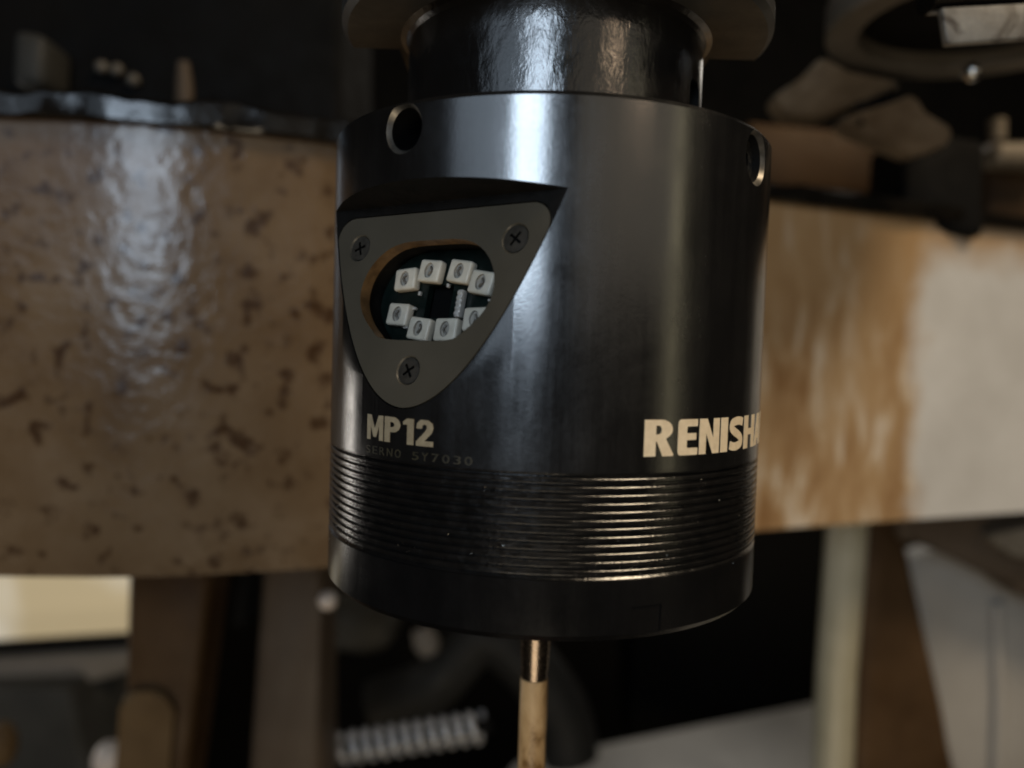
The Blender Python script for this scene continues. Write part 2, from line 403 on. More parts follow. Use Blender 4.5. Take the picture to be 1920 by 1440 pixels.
# --- ribbed band and plain foot
bm = bmesh.new()
prof = [(20, -25.95), (30.95, -25.95)]
N = 12; z0, pitch = -25.6, 0.945
for i in range(N):
    zc = z0 + (i + 0.5) * pitch
    for s, dr in ((-0.5, 0.36), (-0.40, 0.36), (-0.24, 0.05), (-0.17, 0.0), (0.17, 0.0), (0.24, 0.05), (0.40, 0.36)):
        prof.append((RB - dr, zc + s * pitch))
prof += [(RB - 0.3, z0 + N * pitch), (RB - 0.02, -14.1), (RB, -13.92), (20, -13.92)]
lathe(bm, prof, 256, closed=True)
ribs = obj('ribbed_band', bm, M['groove'], None, 25); attach(ribs)
bm = bmesh.new()
lathe(bm, [(0, -25.93), (30.8, -25.93), (RB, -26.1), (RB, -32.35), (30.2, -33.2), (12, -33.2), (11, -32.6), (0, -32.6)], 256)
foot = obj('foot', bm, M['foot'])
fr = radial(21.8, -31.2)
bm = bmesh.new(); frame_box(bm, (0, 0, 0), (1, 1, 1)); bm.free()
a = R(21.8); kf = (ez * -31.4, Vector((math.cos(a), math.sin(a), 0)), ez, Vector((math.sin(a), -math.cos(a), 0)))
bm = bmesh.new(); frame_box(bm, (0, 0, 31.6), (3.9, 4.4, 1.7), kf); c1 = cutter(bm, M['foot'])
boolean(foot, [c1]); attach(foot)

# --- specks of swarf caught on the ribs
bm = bmesh.new()
rng = random.Random(3)
for k in range(95):
    th = R(rng.gauss(12, 26)); z = rng.choice([rng.uniform(-26, -14), rng.uniform(-26, -22), rng.uniform(-27, -14)])
    s = rng.uniform(0.025, 0.085) * (1.6 if rng.random() < .1 else 1)
    c = Vector((math.sin(th), -math.cos(th), 0)) * (RB - 0.02 + s * .2) + ez * z
    vs_ = [bm.verts.new(c + Vector((rng.uniform(-1, 1), rng.uniform(-1, 1), rng.uniform(-1, 1))).normalized() * s) for _ in range(4)]
    for f in ((0, 1, 2), (0, 2, 3), (0, 3, 1), (1, 3, 2)): bm.faces.new([vs_[i] for i in f])
sw = obj('swarf_specks', bm, M['chip']); tag(sw, kind='stuff'); attach(sw)

# --- sensor plate with window
def ring_prism(bm, outer, inner, n0, n1, frame):
    """outer outline with an inner hole, extruded; returns inner wall faces"""
    O, eu, ev, en = frame
    mk = lambda pts, n: [bm.verts.new(O + eu * u + ev * v + en * n) for u, v in pts]
    faces = []
    for n in (n0, n1):
        a, b = mk(outer, n), mk(inner, n)
        edges = [bm.edges.new((a[i], a[(i + 1) % len(a)])) for i in range(len(a))] + [bm.edges.new((b[i], b[(i + 1) % len(b)])) for i in range(len(b))]
        bmesh.ops.triangle_fill(bm, edges=edges, use_beauty=True)
        faces.append((a, b))
    (a0, b0), (a1, b1) = faces
    for i in range(len(a0)): bm.faces.new((a0[i], a0[(i + 1) % len(a0)], a1[(i + 1) % len(a0)], a1[i]))
    wall = [bm.faces.new((b0[i], b1[i], b1[(i + 1) % len(b0)], b0[(i + 1) % len(b0)])) for i in range(len(b0))]
    return wall
bm = bmesh.new()
outl = plate_outline(0.0)
wall = ring_prism(bm, outl, win, -1.7, 0.0, PF)
# countersinks are recessed by the screws' own dished seats
for f in wall: f.material_index = 1
plate = obj('sensor_plate', bm, None, None, 30, [M['plate'], M['brass']])
cuts = []
screw_pos = [(-12.35, 20.44), (12.35, 20.44), (0, 4.6)]
for u, v in screw_pos:
    bm = bmesh.new(); n = 40
    r0 = [bm.verts.new(PF[0] + et * (u + 1.95 * math.cos(2 * math.pi * k / n)) + pv * (v + 1.95 * math.sin(2 * math.pi * k / n)) + pn * 0.2) for k in range(n)]
    r1 = [bm.verts.new(PF[0] + et * (u + 1.45 * math.cos(2 * math.pi * k / n)) + pv * (v + 1.45 * math.sin(2 * math.pi * k / n)) + pn * -0.62) for k in range(n)]
    for k in range(n): bm.faces.new((r0[k], r0[(k + 1) % n], r1[(k + 1) % n], r1[k]))
    bm.faces.new(r0); bm.faces.new(r1[::-1]); cuts.append(cutter(bm, M['plate']))
boolean(plate, cuts); attach(plate)

# --- cross-head screws
for i, (u, v) in enumerate(screw_pos):
    bm = bmesh.new()
    f = (PF[0] + et * u + pv * v, et, pv, pn)
    n = 36
    prof = [(1.42, -0.6), (1.62, -0.25), (1.58, -0.14), (1.3, -0.10), (0.0, -0.06)]
    rg = []
    for r, h in prof:
        rg.append([bm.verts.new(f[0] + pn * h)] if r == 0 else [bm.verts.new(f[0] + et * (r * math.cos(2 * math.pi * k / n)) + pv * (r * math.sin(2 * math.pi * k / n)) + pn * h) for k in range(n)])
    for a_, b_ in zip(rg, rg[1:]):
        for k in range(n):
            if len(b_) == 1: bm.faces.new((a_[k], a_[(k + 1) % n], b_[0]))
            else: bm.faces.new((a_[k], a_[(k + 1) % n], b_[(k + 1) % n], b_[k]))
    bm.faces.new(rg[0][::-1])
    sc = obj('screw', bm, M['screw'])
    ang = R((20, 55, 35)[i]); e1 = et * math.cos(ang) + pv * math.sin(ang); e2 = pv * math.cos(ang) - et * math.sin(ang)
    kf = (f[0], e1, e2, pn)
    bm = bmesh.new(); prism(bm, [(-.95, -.17), (-.17, -.17), (-.17, -.95), (.17, -.95), (.17, -.17), (.95, -.17), (.95, .17), (.17, .17), (.17, .95), (-.17, .95), (-.17, .17), (-.95, .17)], -0.45, 0.3, kf)
    boolean(sc, [cutter(bm, M['black'])]); attach(sc)

# --- circuit board, emitters, sensor hole
bm = bmesh.new()
wall = ring_prism(bm, [(u * 1.04, 14.5 + (v - 14.5) * 1.04) for u, v in win], [(-3.1, 12.3), (1.0, 12.3), (1.0, 16.6), (-3.1, 16.6)], -5.3, -4.35, PF)
board = obj('circuit_board', bm, M['pcb']); attach(board)
bm = bmesh.new(); frame_box(bm, (-1.05, 14.45, -6.0), (4.6, 4.8, 0.6), PF, 0.1); w_ = obj('photodiode', bm, M['black']); attach(w_, board)
bm = bmesh.new(); frame_box(bm, (2.95, 13.95, -3.85), (0.85, 3.5, 1.0), PF, 0.2)
for k in range(5): frame_box(bm, (2.95, 12.65 + k * .65, -3.36), (0.7, 0.4, 0.25), PF, 0.08)
w_ = obj('contact_strip', bm, M['tin'], None, 40); attach(w_, board)
leds = [(-6.35, 17.15, 8), (-2.45, 18.15, -2), (2.40, 17.95, -5), (6.05, 16.45, -6), (-6.5, 12.45, 0), (-2.5, 10.6, -3), (1.85, 10.55, 4), (6.05, 11.9, 5)]
for i, (u, v, a) in enumerate(leds):
    ang = R(a - 3); e1 = et * math.cos(ang) + pv * math.sin(ang); e2 = pv * math.cos(ang) - et * math.sin(ang)
    f = (PF[0] + et * u + pv * v, e1, e2, pn)
    bm = bmesh.new(); frame_box(bm, (0, 0, -3.68), (3.5, 2.9, 1.36), f, 0.34, 4)
    led = obj('emitter', bm, M['led'], None, 40)
    bm = bmesh.new(); prism(bm, [(0.72 * x, 1.0 * y) for x, y in disc_pts(1.0, 28)], -3.35, -2.6, f)
    boolean(led, [cutter(bm, M['die'])]); attach(led, board)
    bm = bmesh.new()
    # bond wire curl in the emitter's well
    n = 14; pts = [f[0] + e1 * (0.26 * math.sin(3.6 * s) * (1 if i % 2 else -1)) + e2 * (0.55 - 1.1 * s) + pn * (-3.28 + .16 * math.sin(math.pi * s)) for s in [k / n for k in range(n + 1)]]
    for k in range(n + 1):
        tdir = (pts[min(k + 1, n)] - pts[max(k - 1, 0)]).normalized(); x = tdir.orthogonal().normalized(); y = tdir.cross(x)
        ring = [bm.verts.new(pts[k] + (x * math.cos(q * math.pi / 3) + y * math.sin(q * math.pi / 3)) * 0.17) for q in range(6)]
        if k:
            for q in range(6): bm.faces.new((prev[q], prev[(q + 1) % 6], ring[(q + 1) % 6], ring[q]))
        prev = ring
    wl = obj('bond_wire', bm, M['mark'], None, 60); attach(wl, board)
for (u, v, a, b) in ((-4.05, 15.4, .35, .55), (.42, 16.35, .35, .5), (-4.45, 13.4, .55, .35), (-5.4, 10.9, .8, .25), (7.3, 14.4, .5, .3)):
    bm = bmesh.new(); frame_box(bm, (u, v, -3.95), (a, b, 0.5), PF, 0.1)
    attach(obj('solder_tab', bm, M['tin'], None, 40), board)

# --- set screws in the clamp holes
for th, z, r, dep in ((53.2, 24.4, 2.85, 29.4),):
    fr = radial(th, z)
    bm = bmesh.new()
    prism(bm, disc_pts(r, 40), 23, dep, fr)
    ss = obj('set_screw', bm, M['steel'], None, 30)
    bm = bmesh.new(); prism(bm, [(1.35 * math.cos(k * math.pi / 3), 1.35 * math.sin(k * math.pi / 3)) for k in range(6)], dep - 1.5, dep + 1, fr)
    boolean(ss, [cutter(bm, M['black'])]); attach(ss)

# --- lettering wrapped round the skin
def stroke(pts, hw):
    """outline of a thick polyline, half width hw"""
    q = [Vector(p) for p in catmull(pts, 6)]; L, Rr = [], []
    for k, p in enumerate(q):
        t = (q[min(k + 1, len(q) - 1)] - q[max(k - 1, 0)]).normalized(); n = Vector((-t.y, t.x))
        L.append(tuple(p + n * hw)); Rr.append(tuple(p - n * hw))
    return L + Rr[::-1]
def arcp(cx, cy, rx, ry, a0, a1, n=8): return [(cx + rx * math.cos(R(a0 + (a1 - a0) * k / n)), cy + ry * math.sin(R(a0 + (a1 - a0) * k / n))) for k in range(n + 1)]
GLYPH = {
 'R': [[(0, 0), (0, 1)] + arcp(.55, .73, .40, .27, 90, -60) + [(.72, .47), (1, .04), (.98, 0), (.62, 0), (.42, .40), (.38, .40), (.38, 0)], [(.38, .84)] + arcp(.47, .72, .10, .12, 90, -90) + [(.38, .60)]],
 'P': [[(0, 0), (0, 1)] + arcp(.55, .70, .45, .30, 90, -90) + [(.36, .40), (.36, 0)], [(.36, .80)] + arcp(.50, .70, .14, .10, 90, -90) + [(.36, .60)]],
 'E': [rounded([(0, 0), (0, 1), (.98, 1), (.98, .80), (.44, .80), (.44, .61), (.92, .61), (.92, .42), (.44, .42), (.44, .20), (1, .20), (1, 0)], [.16, .16, .03, .03, .06, .03, .03, .03, .03, .06, .03, .03], 4)],
 'N': [[(0, 0), (0, 1), (.36, 1), (.68, .44), (.68, 1), (1, 1), (1, 0), (.66, 0), (.32, .58), (.32, 0)]],
 'I': [[(0, 0), (0, 1), (1, 1), (1, 0)]],
 'S': [stroke([(.93, .84), (.72, .88), (.46, .88), (.20, .82), (.17, .68), (.34, .57), (.62, .46), (.82, .34), (.80, .19), (.54, .12), (.28, .12), (.06, .17)], .125)],
 'H': [[(0, 0), (0, 1), (.34, 1), (.34, .60), (.66, .60), (.66, 1), (1, 1), (1, 0), (.66, 0), (.66, .41), (.34, .41), (.34, 0)]],
 'A': [[(0, 0), (.32, 1), (.68, 1), (1, 0), (.68, 0), (.62, .20), (.38, .20), (.32, 0)], [(.43, .37), (.57, .37), (.5, .70)]],
 'W': [[(0, 1), (.18, 0), (.42, 0), (.5, .45), (.58, 0), (.82, 0), (1, 1), (.76, 1), (.68, .46), (.6, .92), (.4, .92), (.32, .46), (.24, 1)]],
 'M': [[(0, 0), (0, 1), (.27, 1), (.5, .46), (.73, 1), (1, 1), (1, 0), (.77, 0), (.77, .60), (.58, .12), (.42, .12), (.23, .60), (.23, 0)]],
 '1': [[(.40, 0), (.40, .76), (0, .76), (0, .88), (.40, 1), (1, 1), (1, 0)]],
 '2': [[(0, .66), (.04, .85), (.25, 1), (.68, 1), (.95, .88), (1, .70), (.92, .52), (.50, .20), (1, .20), (1, 0), (0, 0), (0, .16), (.52, .56), (.64, .70), (.60, .80), (.47, .83), (.36, .78), (.33, .66)]],
}
def glyph_mesh(ch, offset):
    me = bpy.data.meshes.new('glyph')
    if offset >= 0:
        b = bmesh.new(); ed = []
        for loop in GLYPH[ch]:
            vv = [b.verts.new((x, y, 0)) for x, y in loop]
            ed += [b.edges.new((vv[i], vv[(i + 1) % len(vv)])) for i in range(len(vv))]
        bmesh.ops.triangle_fill(b, edges=ed, use_beauty=True)
        b.to_mesh(me); b.free(); return me
    c = bpy.data.curves.new('glyph', 'FONT'); c.body = ch; c.resolution_u = 6; c.fill_mode = 'FRONT'
    o = bpy.data.objects.new('glyph', c); col.objects.link(o)
    dg = bpy.context.evaluated_depsgraph_get(); dg.update()
    me = bpy.data.meshes.new_from_object(o.evaluated_get(dg))
    bpy.data.objects.remove(o); bpy.data.curves.remove(c); return me
def wrap_word(name, items, zb, zt, mat, parent, lift=0.035, slant=0.0):
    """items: (character, start angle, end angle, stroke offset)"""
    bm = bmesh.new()
    for ch, a0, a1, off in items:
        me = glyph_mesh(ch, off); b2 = bmesh.new(); b2.from_mesh(me); bpy.data.meshes.remove(me)
        xs = [v.co.x for v in b2.verts]; ys = [v.co.y for v in b2.verts]
        x0, x1, y0, y1 = min(xs), max(xs), min(ys), max(ys)
        for v in b2.verts:
            v.co.x = R(a0) * RB + (v.co.x - x0) / (x1 - x0) * R(a1 - a0) * RB
            v.co.y = zb + (v.co.y - y0) / (y1 - y0) * (zt - zb)
            v.co.x += slant * (v.co.y - zb); v.co.z = 0
        k = R(a0) * RB
        while k < R(a1) * RB:
            k += 0.45
            bmesh.ops.bisect_plane(b2, geom=b2.verts[:] + b2.edges[:] + b2.faces[:], plane_co=(k, 0, 0), plane_no=(1, 0, 0))
        for v in b2.verts:
            th = v.co.x / RB; z = v.co.y
            v.co = Vector((math.sin(th), -math.cos(th), 0)) * (RB + lift) + ez * z
        t = bpy.data.meshes.new('t'); b2.to_mesh(t); b2.free(); bm.from_mesh(t); bpy.data.meshes.remove(t)
    # give the print a skin thickness
    ext = bmesh.ops.extrude_face_region(bm, geom=bm.faces[:])
    for v in [g for g in ext['geom'] if isinstance(g, bmesh.types.BMVert)]:
        rr = math.hypot(v.co.x, v.co.y); f = (RB - 0.04) / rr; v.co.x *= f; v.co.y *= f
    o = obj(name, bm, mat); attach(o, parent); return o
wrap_word('brand_lettering', [('R', 19.5, 26.9, .055), ('E', 28.0, 33.7, .055), ('N', 34.2, 41.0, .05), ('I', 41.6, 44.4, .05), ('S', 45.2, 51.8, .055), ('H', 52.6, 60.4, .05), ('A', 60.9, 68.9, .05), ('W', 69.2, 79.0, .05)], -12.0, -7.8, M['print'], body)
wrap_word('model_lettering', [('M', -46.2, -40.4, 1), ('P', -39.9, -35.0, 1), ('1', -34.2, -31.2, 1), ('2', -30.5, -26.1, 1)], -11.85, -8.8, M['print_dim'], body)
ser = []
for ch, c in zip('SERNO5Y7030', [-45.6, -43.1, -40.6, -38.1, -35.6, -30.6, -28.1, -25.5, -22.9, -20.3, -17.7]):
    ser.append((ch, c - 0.85, c + 0.85, -1))
wrap_word('serial_number', ser, -13.55, -12.6, M['engrave'], body)

# --- stylus
bm = bmesh.new()
lathe(bm, [(0, -32.3), (3.2, -32.3), (3.2, -36.0), (2.32, -43.2), (1.98, -50.1), (1.7, -50.3), (0, -50.3)], 48)
attach(obj('stylus_holder', bm, M['copper'], None, 30))
bm = bmesh.new()
lathe(bm, [(0, -50.2), (2.05, -50.2), (2.1, -50.4), (2.12, -56), (2.06, -68), (1.95, -90), (0, -90)], 48)
attach(obj('stylus_stem', bm, M['stylus'], None, 30))
bm = bmesh.new()
lathe(bm, [(0, -97)] + [(3.6 * math.sin(k * math.pi / 16), -93.4 - 3.6 * math.cos(k * math.pi / 16)) for k in range(1, 16)] + [(0, -89.8)], 40)
attach(obj('stylus_ball', bm, M['ruby'], None, 60))

# ================================================================== TOOL HOLDER ABOVE THE PROBE
holder = empty('tool_holder', (0, 0, 28.2))
tag(holder, 'dark oily tool holder shank and slotted flange directly above the probe', 'tool holder')
bm = bmesh.new()
lathe(bm, [(0, 28.12), (20.9, 28.12), (21.2, 28.5), (21.2, 42.6), (21.6, 43.2), (22.4, 43.6), (22.4, 44.4), (0, 44.4)], 200)
neck = obj('shank', bm, M['neck'])
a = R(62); kf = (ez * 33.2, Vector((math.cos(a), math.sin(a), 0)), ez, Vector((math.sin(a), -math.cos(a), 0)))
bm = bmesh.new(); frame_box(bm, (0, 0, 21.4), (4.6, 6.4, 4.4), kf, 1.2); c1 = cutter(bm, M['black'])
boolean(neck, [c1]); attach(neck, holder)
bm = bmesh.new()
for k, u in enumerate((-1.3, 0.1, 1.2)): frame_box(bm, (u, -3.1 + .3 * k, 19.6), (0.42, 2.0, 1.2), kf, 0.15)
attach(obj('clamp_key', bm, M['steel'], None, 40), holder)
bm = bmesh.new()
lathe(bm, [(0, 43.6), (29.8, 43.6), (30.6, 44.4), (30.6, 46.5), (28.4, 49.0), (28.4, 51.0), (30.6, 53.5), (30.6, 58), (22.3, 58.3), (0, 58.3)], 200)
flange = obj('flange', bm, M['flange'])
cuts = []
for s in (-1, 1):
    bm = bmesh.new(); frame_box(bm, (s * 35, 10.8, 50), (24, 18.5, 40)); cuts.append(cutter(bm, M['black']))
boolean(flange, cuts); attach(flange, holder)
bm = bmesh.new()
lathe(bm, [(0, 58.2), (22.2, 58.2), (12.7, 123), (0, 123)], 96)
attach(obj('taper', bm, M['steel'], None, 30), holder)
bm = bmesh.new()
lathe(bm, [(0, 122.8), (9, 122.8), (9, 128), (5.5, 129), (5.5, 138), (8, 142), (7, 146), (0, 146)], 48)
attach(obj('pull_stud', bm, M['steel'], None, 30), holder)

# ================================================================== MAGAZINE SKIRT BEHIND
plan = catmull([(-152, 61.5), (-144, 60.4), (-134, 60.2), (-116, 61), (-100, 62.2), (-88, 64), (-76, 67), (-60, 72), (-44.5, 77.6), (0, 95), (40, 115), (82, 135.5), (135, 157), (192, 179), (260, 206), (330, 238)], 10)
def sweep(bm, path, prof):
    """prof: closed list of (outward offset, z); outward is towards the viewer"""
    rows = []
    for i, p in enumerate(path):
        t = (path[min(i + 1, len(path) - 1)] - path[max(i - 1, 0)]).normalized(); o = Vector((t.y, -t.x))
        rows.append([bm.verts.new((p.x + o.x * d, p.y + o.y * d, z)) for d, z in prof])
    n = len(prof)
    for a, b in zip(rows, rows[1:]):
        for k in range(n): bm.faces.new((a[k], a[(k + 1) % n], b[(k + 1) % n], b[k]))
    bm.faces.new(rows[0]); bm.faces.new(rows[-1][::-1])
skirt = empty('magazine_skirt', (0, 95, -56))
tag(skirt, 'rust-stained curved sheet metal skirt with black rim behind the probe', 'machine guard')
bm = bmesh.new(); sweep(bm, plan, [(0, -55.2), (0.6, -56), (0.6, -56.6), (-3, -56.6), (-3, 47.5), (0, 47.5)] if False else [(0, -56.2), (-3, -56.2), (-3, 47.4), (0, 47.4)])
attach(obj('sheet', bm, M['drum'], None, 30), skirt)
bm = bmesh.new(); sweep(bm, plan, [(3.0, 47.5), (3.6, 48.3), (3.6, 52.2), (2.6, 53.2), (-22, 53.2), (-22, 47.5)])
for v in bm.verts:
    if v.co.z > 48: v.co.z += 1.5 * mnoise.noise(v.co * 0.06) + 0.8 * mnoise.noise(v.co * 0.22)
    v.co.y += 0.7 * mnoise.noise(v.co * 0.15 + Vector((9, 3, 1)))
attach(obj('rim', bm, M['rim'], None, 30), skirt)

# ================================================================== BACKGROUND MACHINERY
def slab(name, outline, d, thick, mat, bev=1.0, lean=None, smooth=35):
    """upright slab whose face outline is sighted at distance d; real thickness goes away from the viewer"""
    pts = [P(x, y, d + (lean(x, y) if lean else 0)) for x, y in outline]
    bm = bmesh.new()
    c = sum(pts, Vector()) / len(pts)
    back = FWD * thick
    a = [bm.verts.new(p) for p in pts]; b = [bm.verts.new(p + back) for p in pts]
    n = len(pts); bm.faces.new(a); bm.faces.new(b[::-1])
    for i in range(n): bm.faces.new((a[i], b[i], b[(i + 1) % n], a[(i + 1) % n]))
    if bev: bmesh.ops.bevel(bm, geom=list(bm.edges), offset=bev, segments=3, profile=0.5, affect='EDGES')
    return obj(name, bm, mat, None, smooth)
def tube(bm, pts, rads, seg=20, cap=True):
    prev = None; rows = []
    x = None
    for k, p in enumerate(pts):
        t = (pts[min(k + 1, len(pts) - 1)] - pts[max(k - 1, 0)]).normalized()
        x = (t.orthogonal() if x is None else x - t * x.dot(t)).normalized(); y = t.cross(x)
        r = rads[k] if hasattr(rads, '__len__') else rads
        rows.append([bm.verts.new(p + (x * math.cos(2 * math.pi * q / seg) + y * math.sin(2 * math.pi * q / seg)) * r) for q in range(seg)])
    for a, b in zip(rows, rows[1:]):
        for q in range(seg): bm.faces.new((a[q], a[(q + 1) % seg], b[(q + 1) % seg], b[q]))
    if cap: bm.faces.new(rows[0][::-1]); bm.faces.new(rows[-1])
def bolt(parent, p, r, h, mat):
    bm = bmesh.new(); fr = axis_frame(p, -FWD)
    prism(bm, [(r * math.cos(k * math.pi / 3), r * math.sin(k * math.pi / 3)) for k in range(6)], 0, h, fr)
    bmesh.ops.bevel(bm, geom=list(bm.edges), offset=r * .12, segments=2, affect='EDGES')
    return attach(obj('bolt', bm, mat, None, 35), parent)

# the dark inside of the machine
bm = bmesh.new(); frame_box(bm, (0, 960, -60), (2600, 20, 1500))
tag(obj('wall', bm, M['machine_black']), kind='structure')
bm = bmesh.new(); frame_box(bm, (0, 500, -800), (2600, 940, 20))
tag(obj('floor', bm, M['machine_black']), kind='structure')

# --- over the rim, left: carousel block with fittings
o = slab('carousel_block', [(-160, -60), (640, -60), (640, 262), (-160, 188)], 262, 60, M['machine_black'], 3)
tag(o, 'black carousel block standing over the rim of the rusty skirt', 'machine part')
o = slab('clamp_block', [(22, 50), (82, 62), (78, 160), (18, 156)], 245, 17, M['machine_grey'], 3)
tag(o, 'dim grey clamp block bolted on the black carousel block', 'machine part')
bm = bmesh.new(); tube(bm, [P(346, 196, 240), P(346, 160, 240), P(344, 118, 240)], [2.6, 2.6, 1.8]); 
tag(obj('guide_pin', bm, M['grey_post'], None, 40), 'small pale upright pin standing at the black carousel block', 'pin')
for i, (x, y) in enumerate(((160, 103), (190, 108), (222, 128))):
    bm = bmesh.new(); c = P(x, y, 250)
    tmp = lathe(bm, [(0, -2.1)] + [(2.1 * math.sin(k * math.pi / 10), -2.1 * math.cos(k * math.pi / 10)) for k in range(1, 10)] + [(0, 2.1)], 20)
    bmesh.ops.translate(bm, vec=c + FWD * 10, verts=tmp)
    tag(obj('cap_nut', bm, M['ring'], None, 60), 'small shiny domed cap nut on the black carousel block', 'nut', 'cap nuts on the carousel block')

# --- over the rim, right: brown casting, pale gripper arm, pocket ring, neighbour tool
o = slab('brown_casting', [(1400, 225), (1670, 250), (1665, 372), (1400, 345)], 330, 40, M['brown_cast'], 3)
tag(o, 'reddish brown casting behind the pale gripper arm above the rim', 'machine part')
o = slab('dark_column', [(1700, 240), (1850, 262), (1850, 445), (1690, 425)], 275, 30, M['machine_black'], 3)
tag(o, 'black upright column between the gripper arm and the brown corner block', 'machine part')
cb = empty('corner_block', P(1900, 440, 310)); tag(cb, 'dark brown corner block with a pale metal cap beside the black upright column', 'machine part')
o = slab('casting', [(1858, 262), (2050, 285), (2050, 455), (1850, 440)], 310, 40, M['brown_cast'], 3)
attach(o, cb)
bm = bmesh.new(); tube(bm, [P(1870, 262, 290), P(1870, 225, 290)], 3.0)
tag(obj('grease_nipple', bm, M['arm'], None, 40), 'tiny pale grease nipple on top of the dark brown corner block', 'fitting')
o = slab('cap', [(1868, 262), (2000, 262), (2000, 312), (1868, 306)], 296, 13, M['arm'], 3)
attach(o, cb)

arm = empty('gripper_arm', P(1620, 200, 235))
tag(arm, 'pale metal gripper arm with a dark split below the taupe pocket ring', 'gripper arm')
o = slab('upper_jaw', rounded([(1448, 180), (1500, 148), (1540, 106), (1590, 134), (1705, 158), (1640, 182), (1545, 214), (1480, 214)], 14, 4), 232, 9, M['jaw'], 0.8, lean=lambda x, y: (y - 160) * 0.16 + (x - 1580) * 0.03); attach(o, arm)
o = slab('lower_jaw', rounded([(1560, 224), (1640, 202), (1712, 176), (1735, 212), (1792, 246), (1772, 272), (1715, 288), (1650, 262)], 14, 4), 237, 9, M['jaw'], 0.8, lean=lambda x, y: (y - 230) * 0.20 - (x - 1680) * 0.04); attach(o, arm)
bm = bmesh.new(); tube(bm, [P(1600, 215, 241), P(1665, 195, 241)], 4); attach(obj('hinge_pin', bm, M['machine_black'], None, 40), arm)

ringc = P(1858, 52, 205)
pocket = empty('pocket_ring', ringc); tag(pocket, 'taupe steel pocket ring seen from below at the upper right', 'tool pocket')
bm = bmesh.new(); tmp = lathe(bm, [(31.5, 0.6), (32.2, 0), (39.2, 0), (40, 0.8), (40, 9), (31.5, 9)], 120, closed=True)
bmesh.ops.translate(bm, vec=ringc, verts=tmp); attach(obj('ring', bm, M['ring'], None, 30), pocket)
bm = bmesh.new(); tmp = lathe(bm, [(0, 3), (26, 3), (31.4, 5), (31.4, 30), (0, 30)], 96)
bmesh.ops.translate(bm, vec=ringc, verts=tmp); attach(obj('socket', bm, M['machine_black'], None, 30), pocket)
bm = bmesh.new(); c = P(1822, 136, 196)
tmp = lathe(bm, [(0, -2.2)] + [(2.2 * math.sin(k * math.pi / 10), -2.2 * math.cos(k * math.pi / 10)) for k in range(1, 10)] + [(0, 2.2)], 20)
bmesh.ops.translate(bm, vec=c, verts=tmp); attach(obj('ball_plunger', bm, M['steel'], None, 60), pocket)

nb = empty('label_block', P(1850, 40, 128)); tag(nb, 'stained pale block under a knurled collar, hanging in front of the pocket ring', 'tool block')
o = slab('stained_block', [(1766, 14), (1990, 2), (1990, 66), (1776, 82)], 128, 1.6, M['tag'], 0.3); attach(o, nb)
bm = bmesh.new()
c0, c1 = P(1760, 3, 128), P(1995, -9, 128)
tube(bm, [c0 + FWD * 4 + ez * 3.4, c1 + FWD * 4 + ez * 3.4], 3.6, 24)
attach(obj('collar', bm, M['rim'], None, 40), nb)
rng = random.Random(5)
for k in range(26):
    s = (k + 0.5) / 26
    p = c0.lerp(c1, s) + ez * (1.0 + rng.uniform(-.1, .1)) - FWD * -0.1
    bm = bmesh.new(); tube(bm, [p + ez * 3.2 + FWD * 1.2 - FWD * .9, p + ez * 1.4 - FWD * .3, p - ez * 0.3 + FWD * 0.4 - RGT * .2], [0.26, 0.3, 0.2], 8)
    attach(obj('knurl', bm, M['steel'], None, 50), nb)

# --- below the skirt, left
def post(name, outline, d, thick, mat, label, cat, bev=3):
    return tag(slab(name, outline, d, thick, mat, bev), label, cat)
lw = empty('lit_window', P(60, 1190, 520)); tag(lw, 'bright cream lit window pane left of the brown post, under the skirt', 'window')
o = slab('pane', [(-900, 1010), (246, 1010), (240, 1215), (-900, 1285)], 470, 8, M['lit'], 1); attach(o, lw)
o = slab('sill', [(-900, 1262), (250, 1190), (250, 1216), (-900, 1292)], 446, 8, M['machine_black'], 2); attach(o, lw)
o = slab('grey_ledge', [(-200, 1240), (232, 1212), (244, 1226), (238, 1262), (110, 1296), (-200, 1320)], 450, 9, M['ledge'], 2)
tag(o, 'grey metal ledge running below the dark sill of the lit window', 'ledge')
o = slab('dark_cabinet', [(-200, 1300), (128, 1290), (205, 1600), (-200, 1600)], 430, 60, M['machine_grey'], 4)
tag(o, 'dark green-grey cabinet box under the grey ledge', 'cabinet')
bm = bmesh.new(); c = P(205, 1425, 330)
tmp = lathe(bm, [(0, -8)] + [(6.5 * math.sin(k * math.pi / 12), -8 * math.cos(k * math.pi / 12)) for k in range(1, 12)] + [(0, 8)], 28)
bmesh.ops.translate(bm, vec=c, verts=tmp); tag(obj('round_knob', bm, M['knob_and_glint'], None, 60), 'pale pinkish round knob at the foot of the brown post', 'knob')
bm = bmesh.new(); c = P(5, 1395, 345)
tmp = lathe(bm, [(0, -10)] + [(6 * math.sin(k * math.pi / 12), -10 * math.cos(k * math.pi / 12)) for k in range(1, 12)] + [(0, 10)], 28)
bmesh.ops.translate(bm, vec=c, verts=tmp); tag(obj('tan_knob', bm, M['brown_light'], None, 60), 'tan oval knob in front of the dark green-grey cabinet', 'knob')

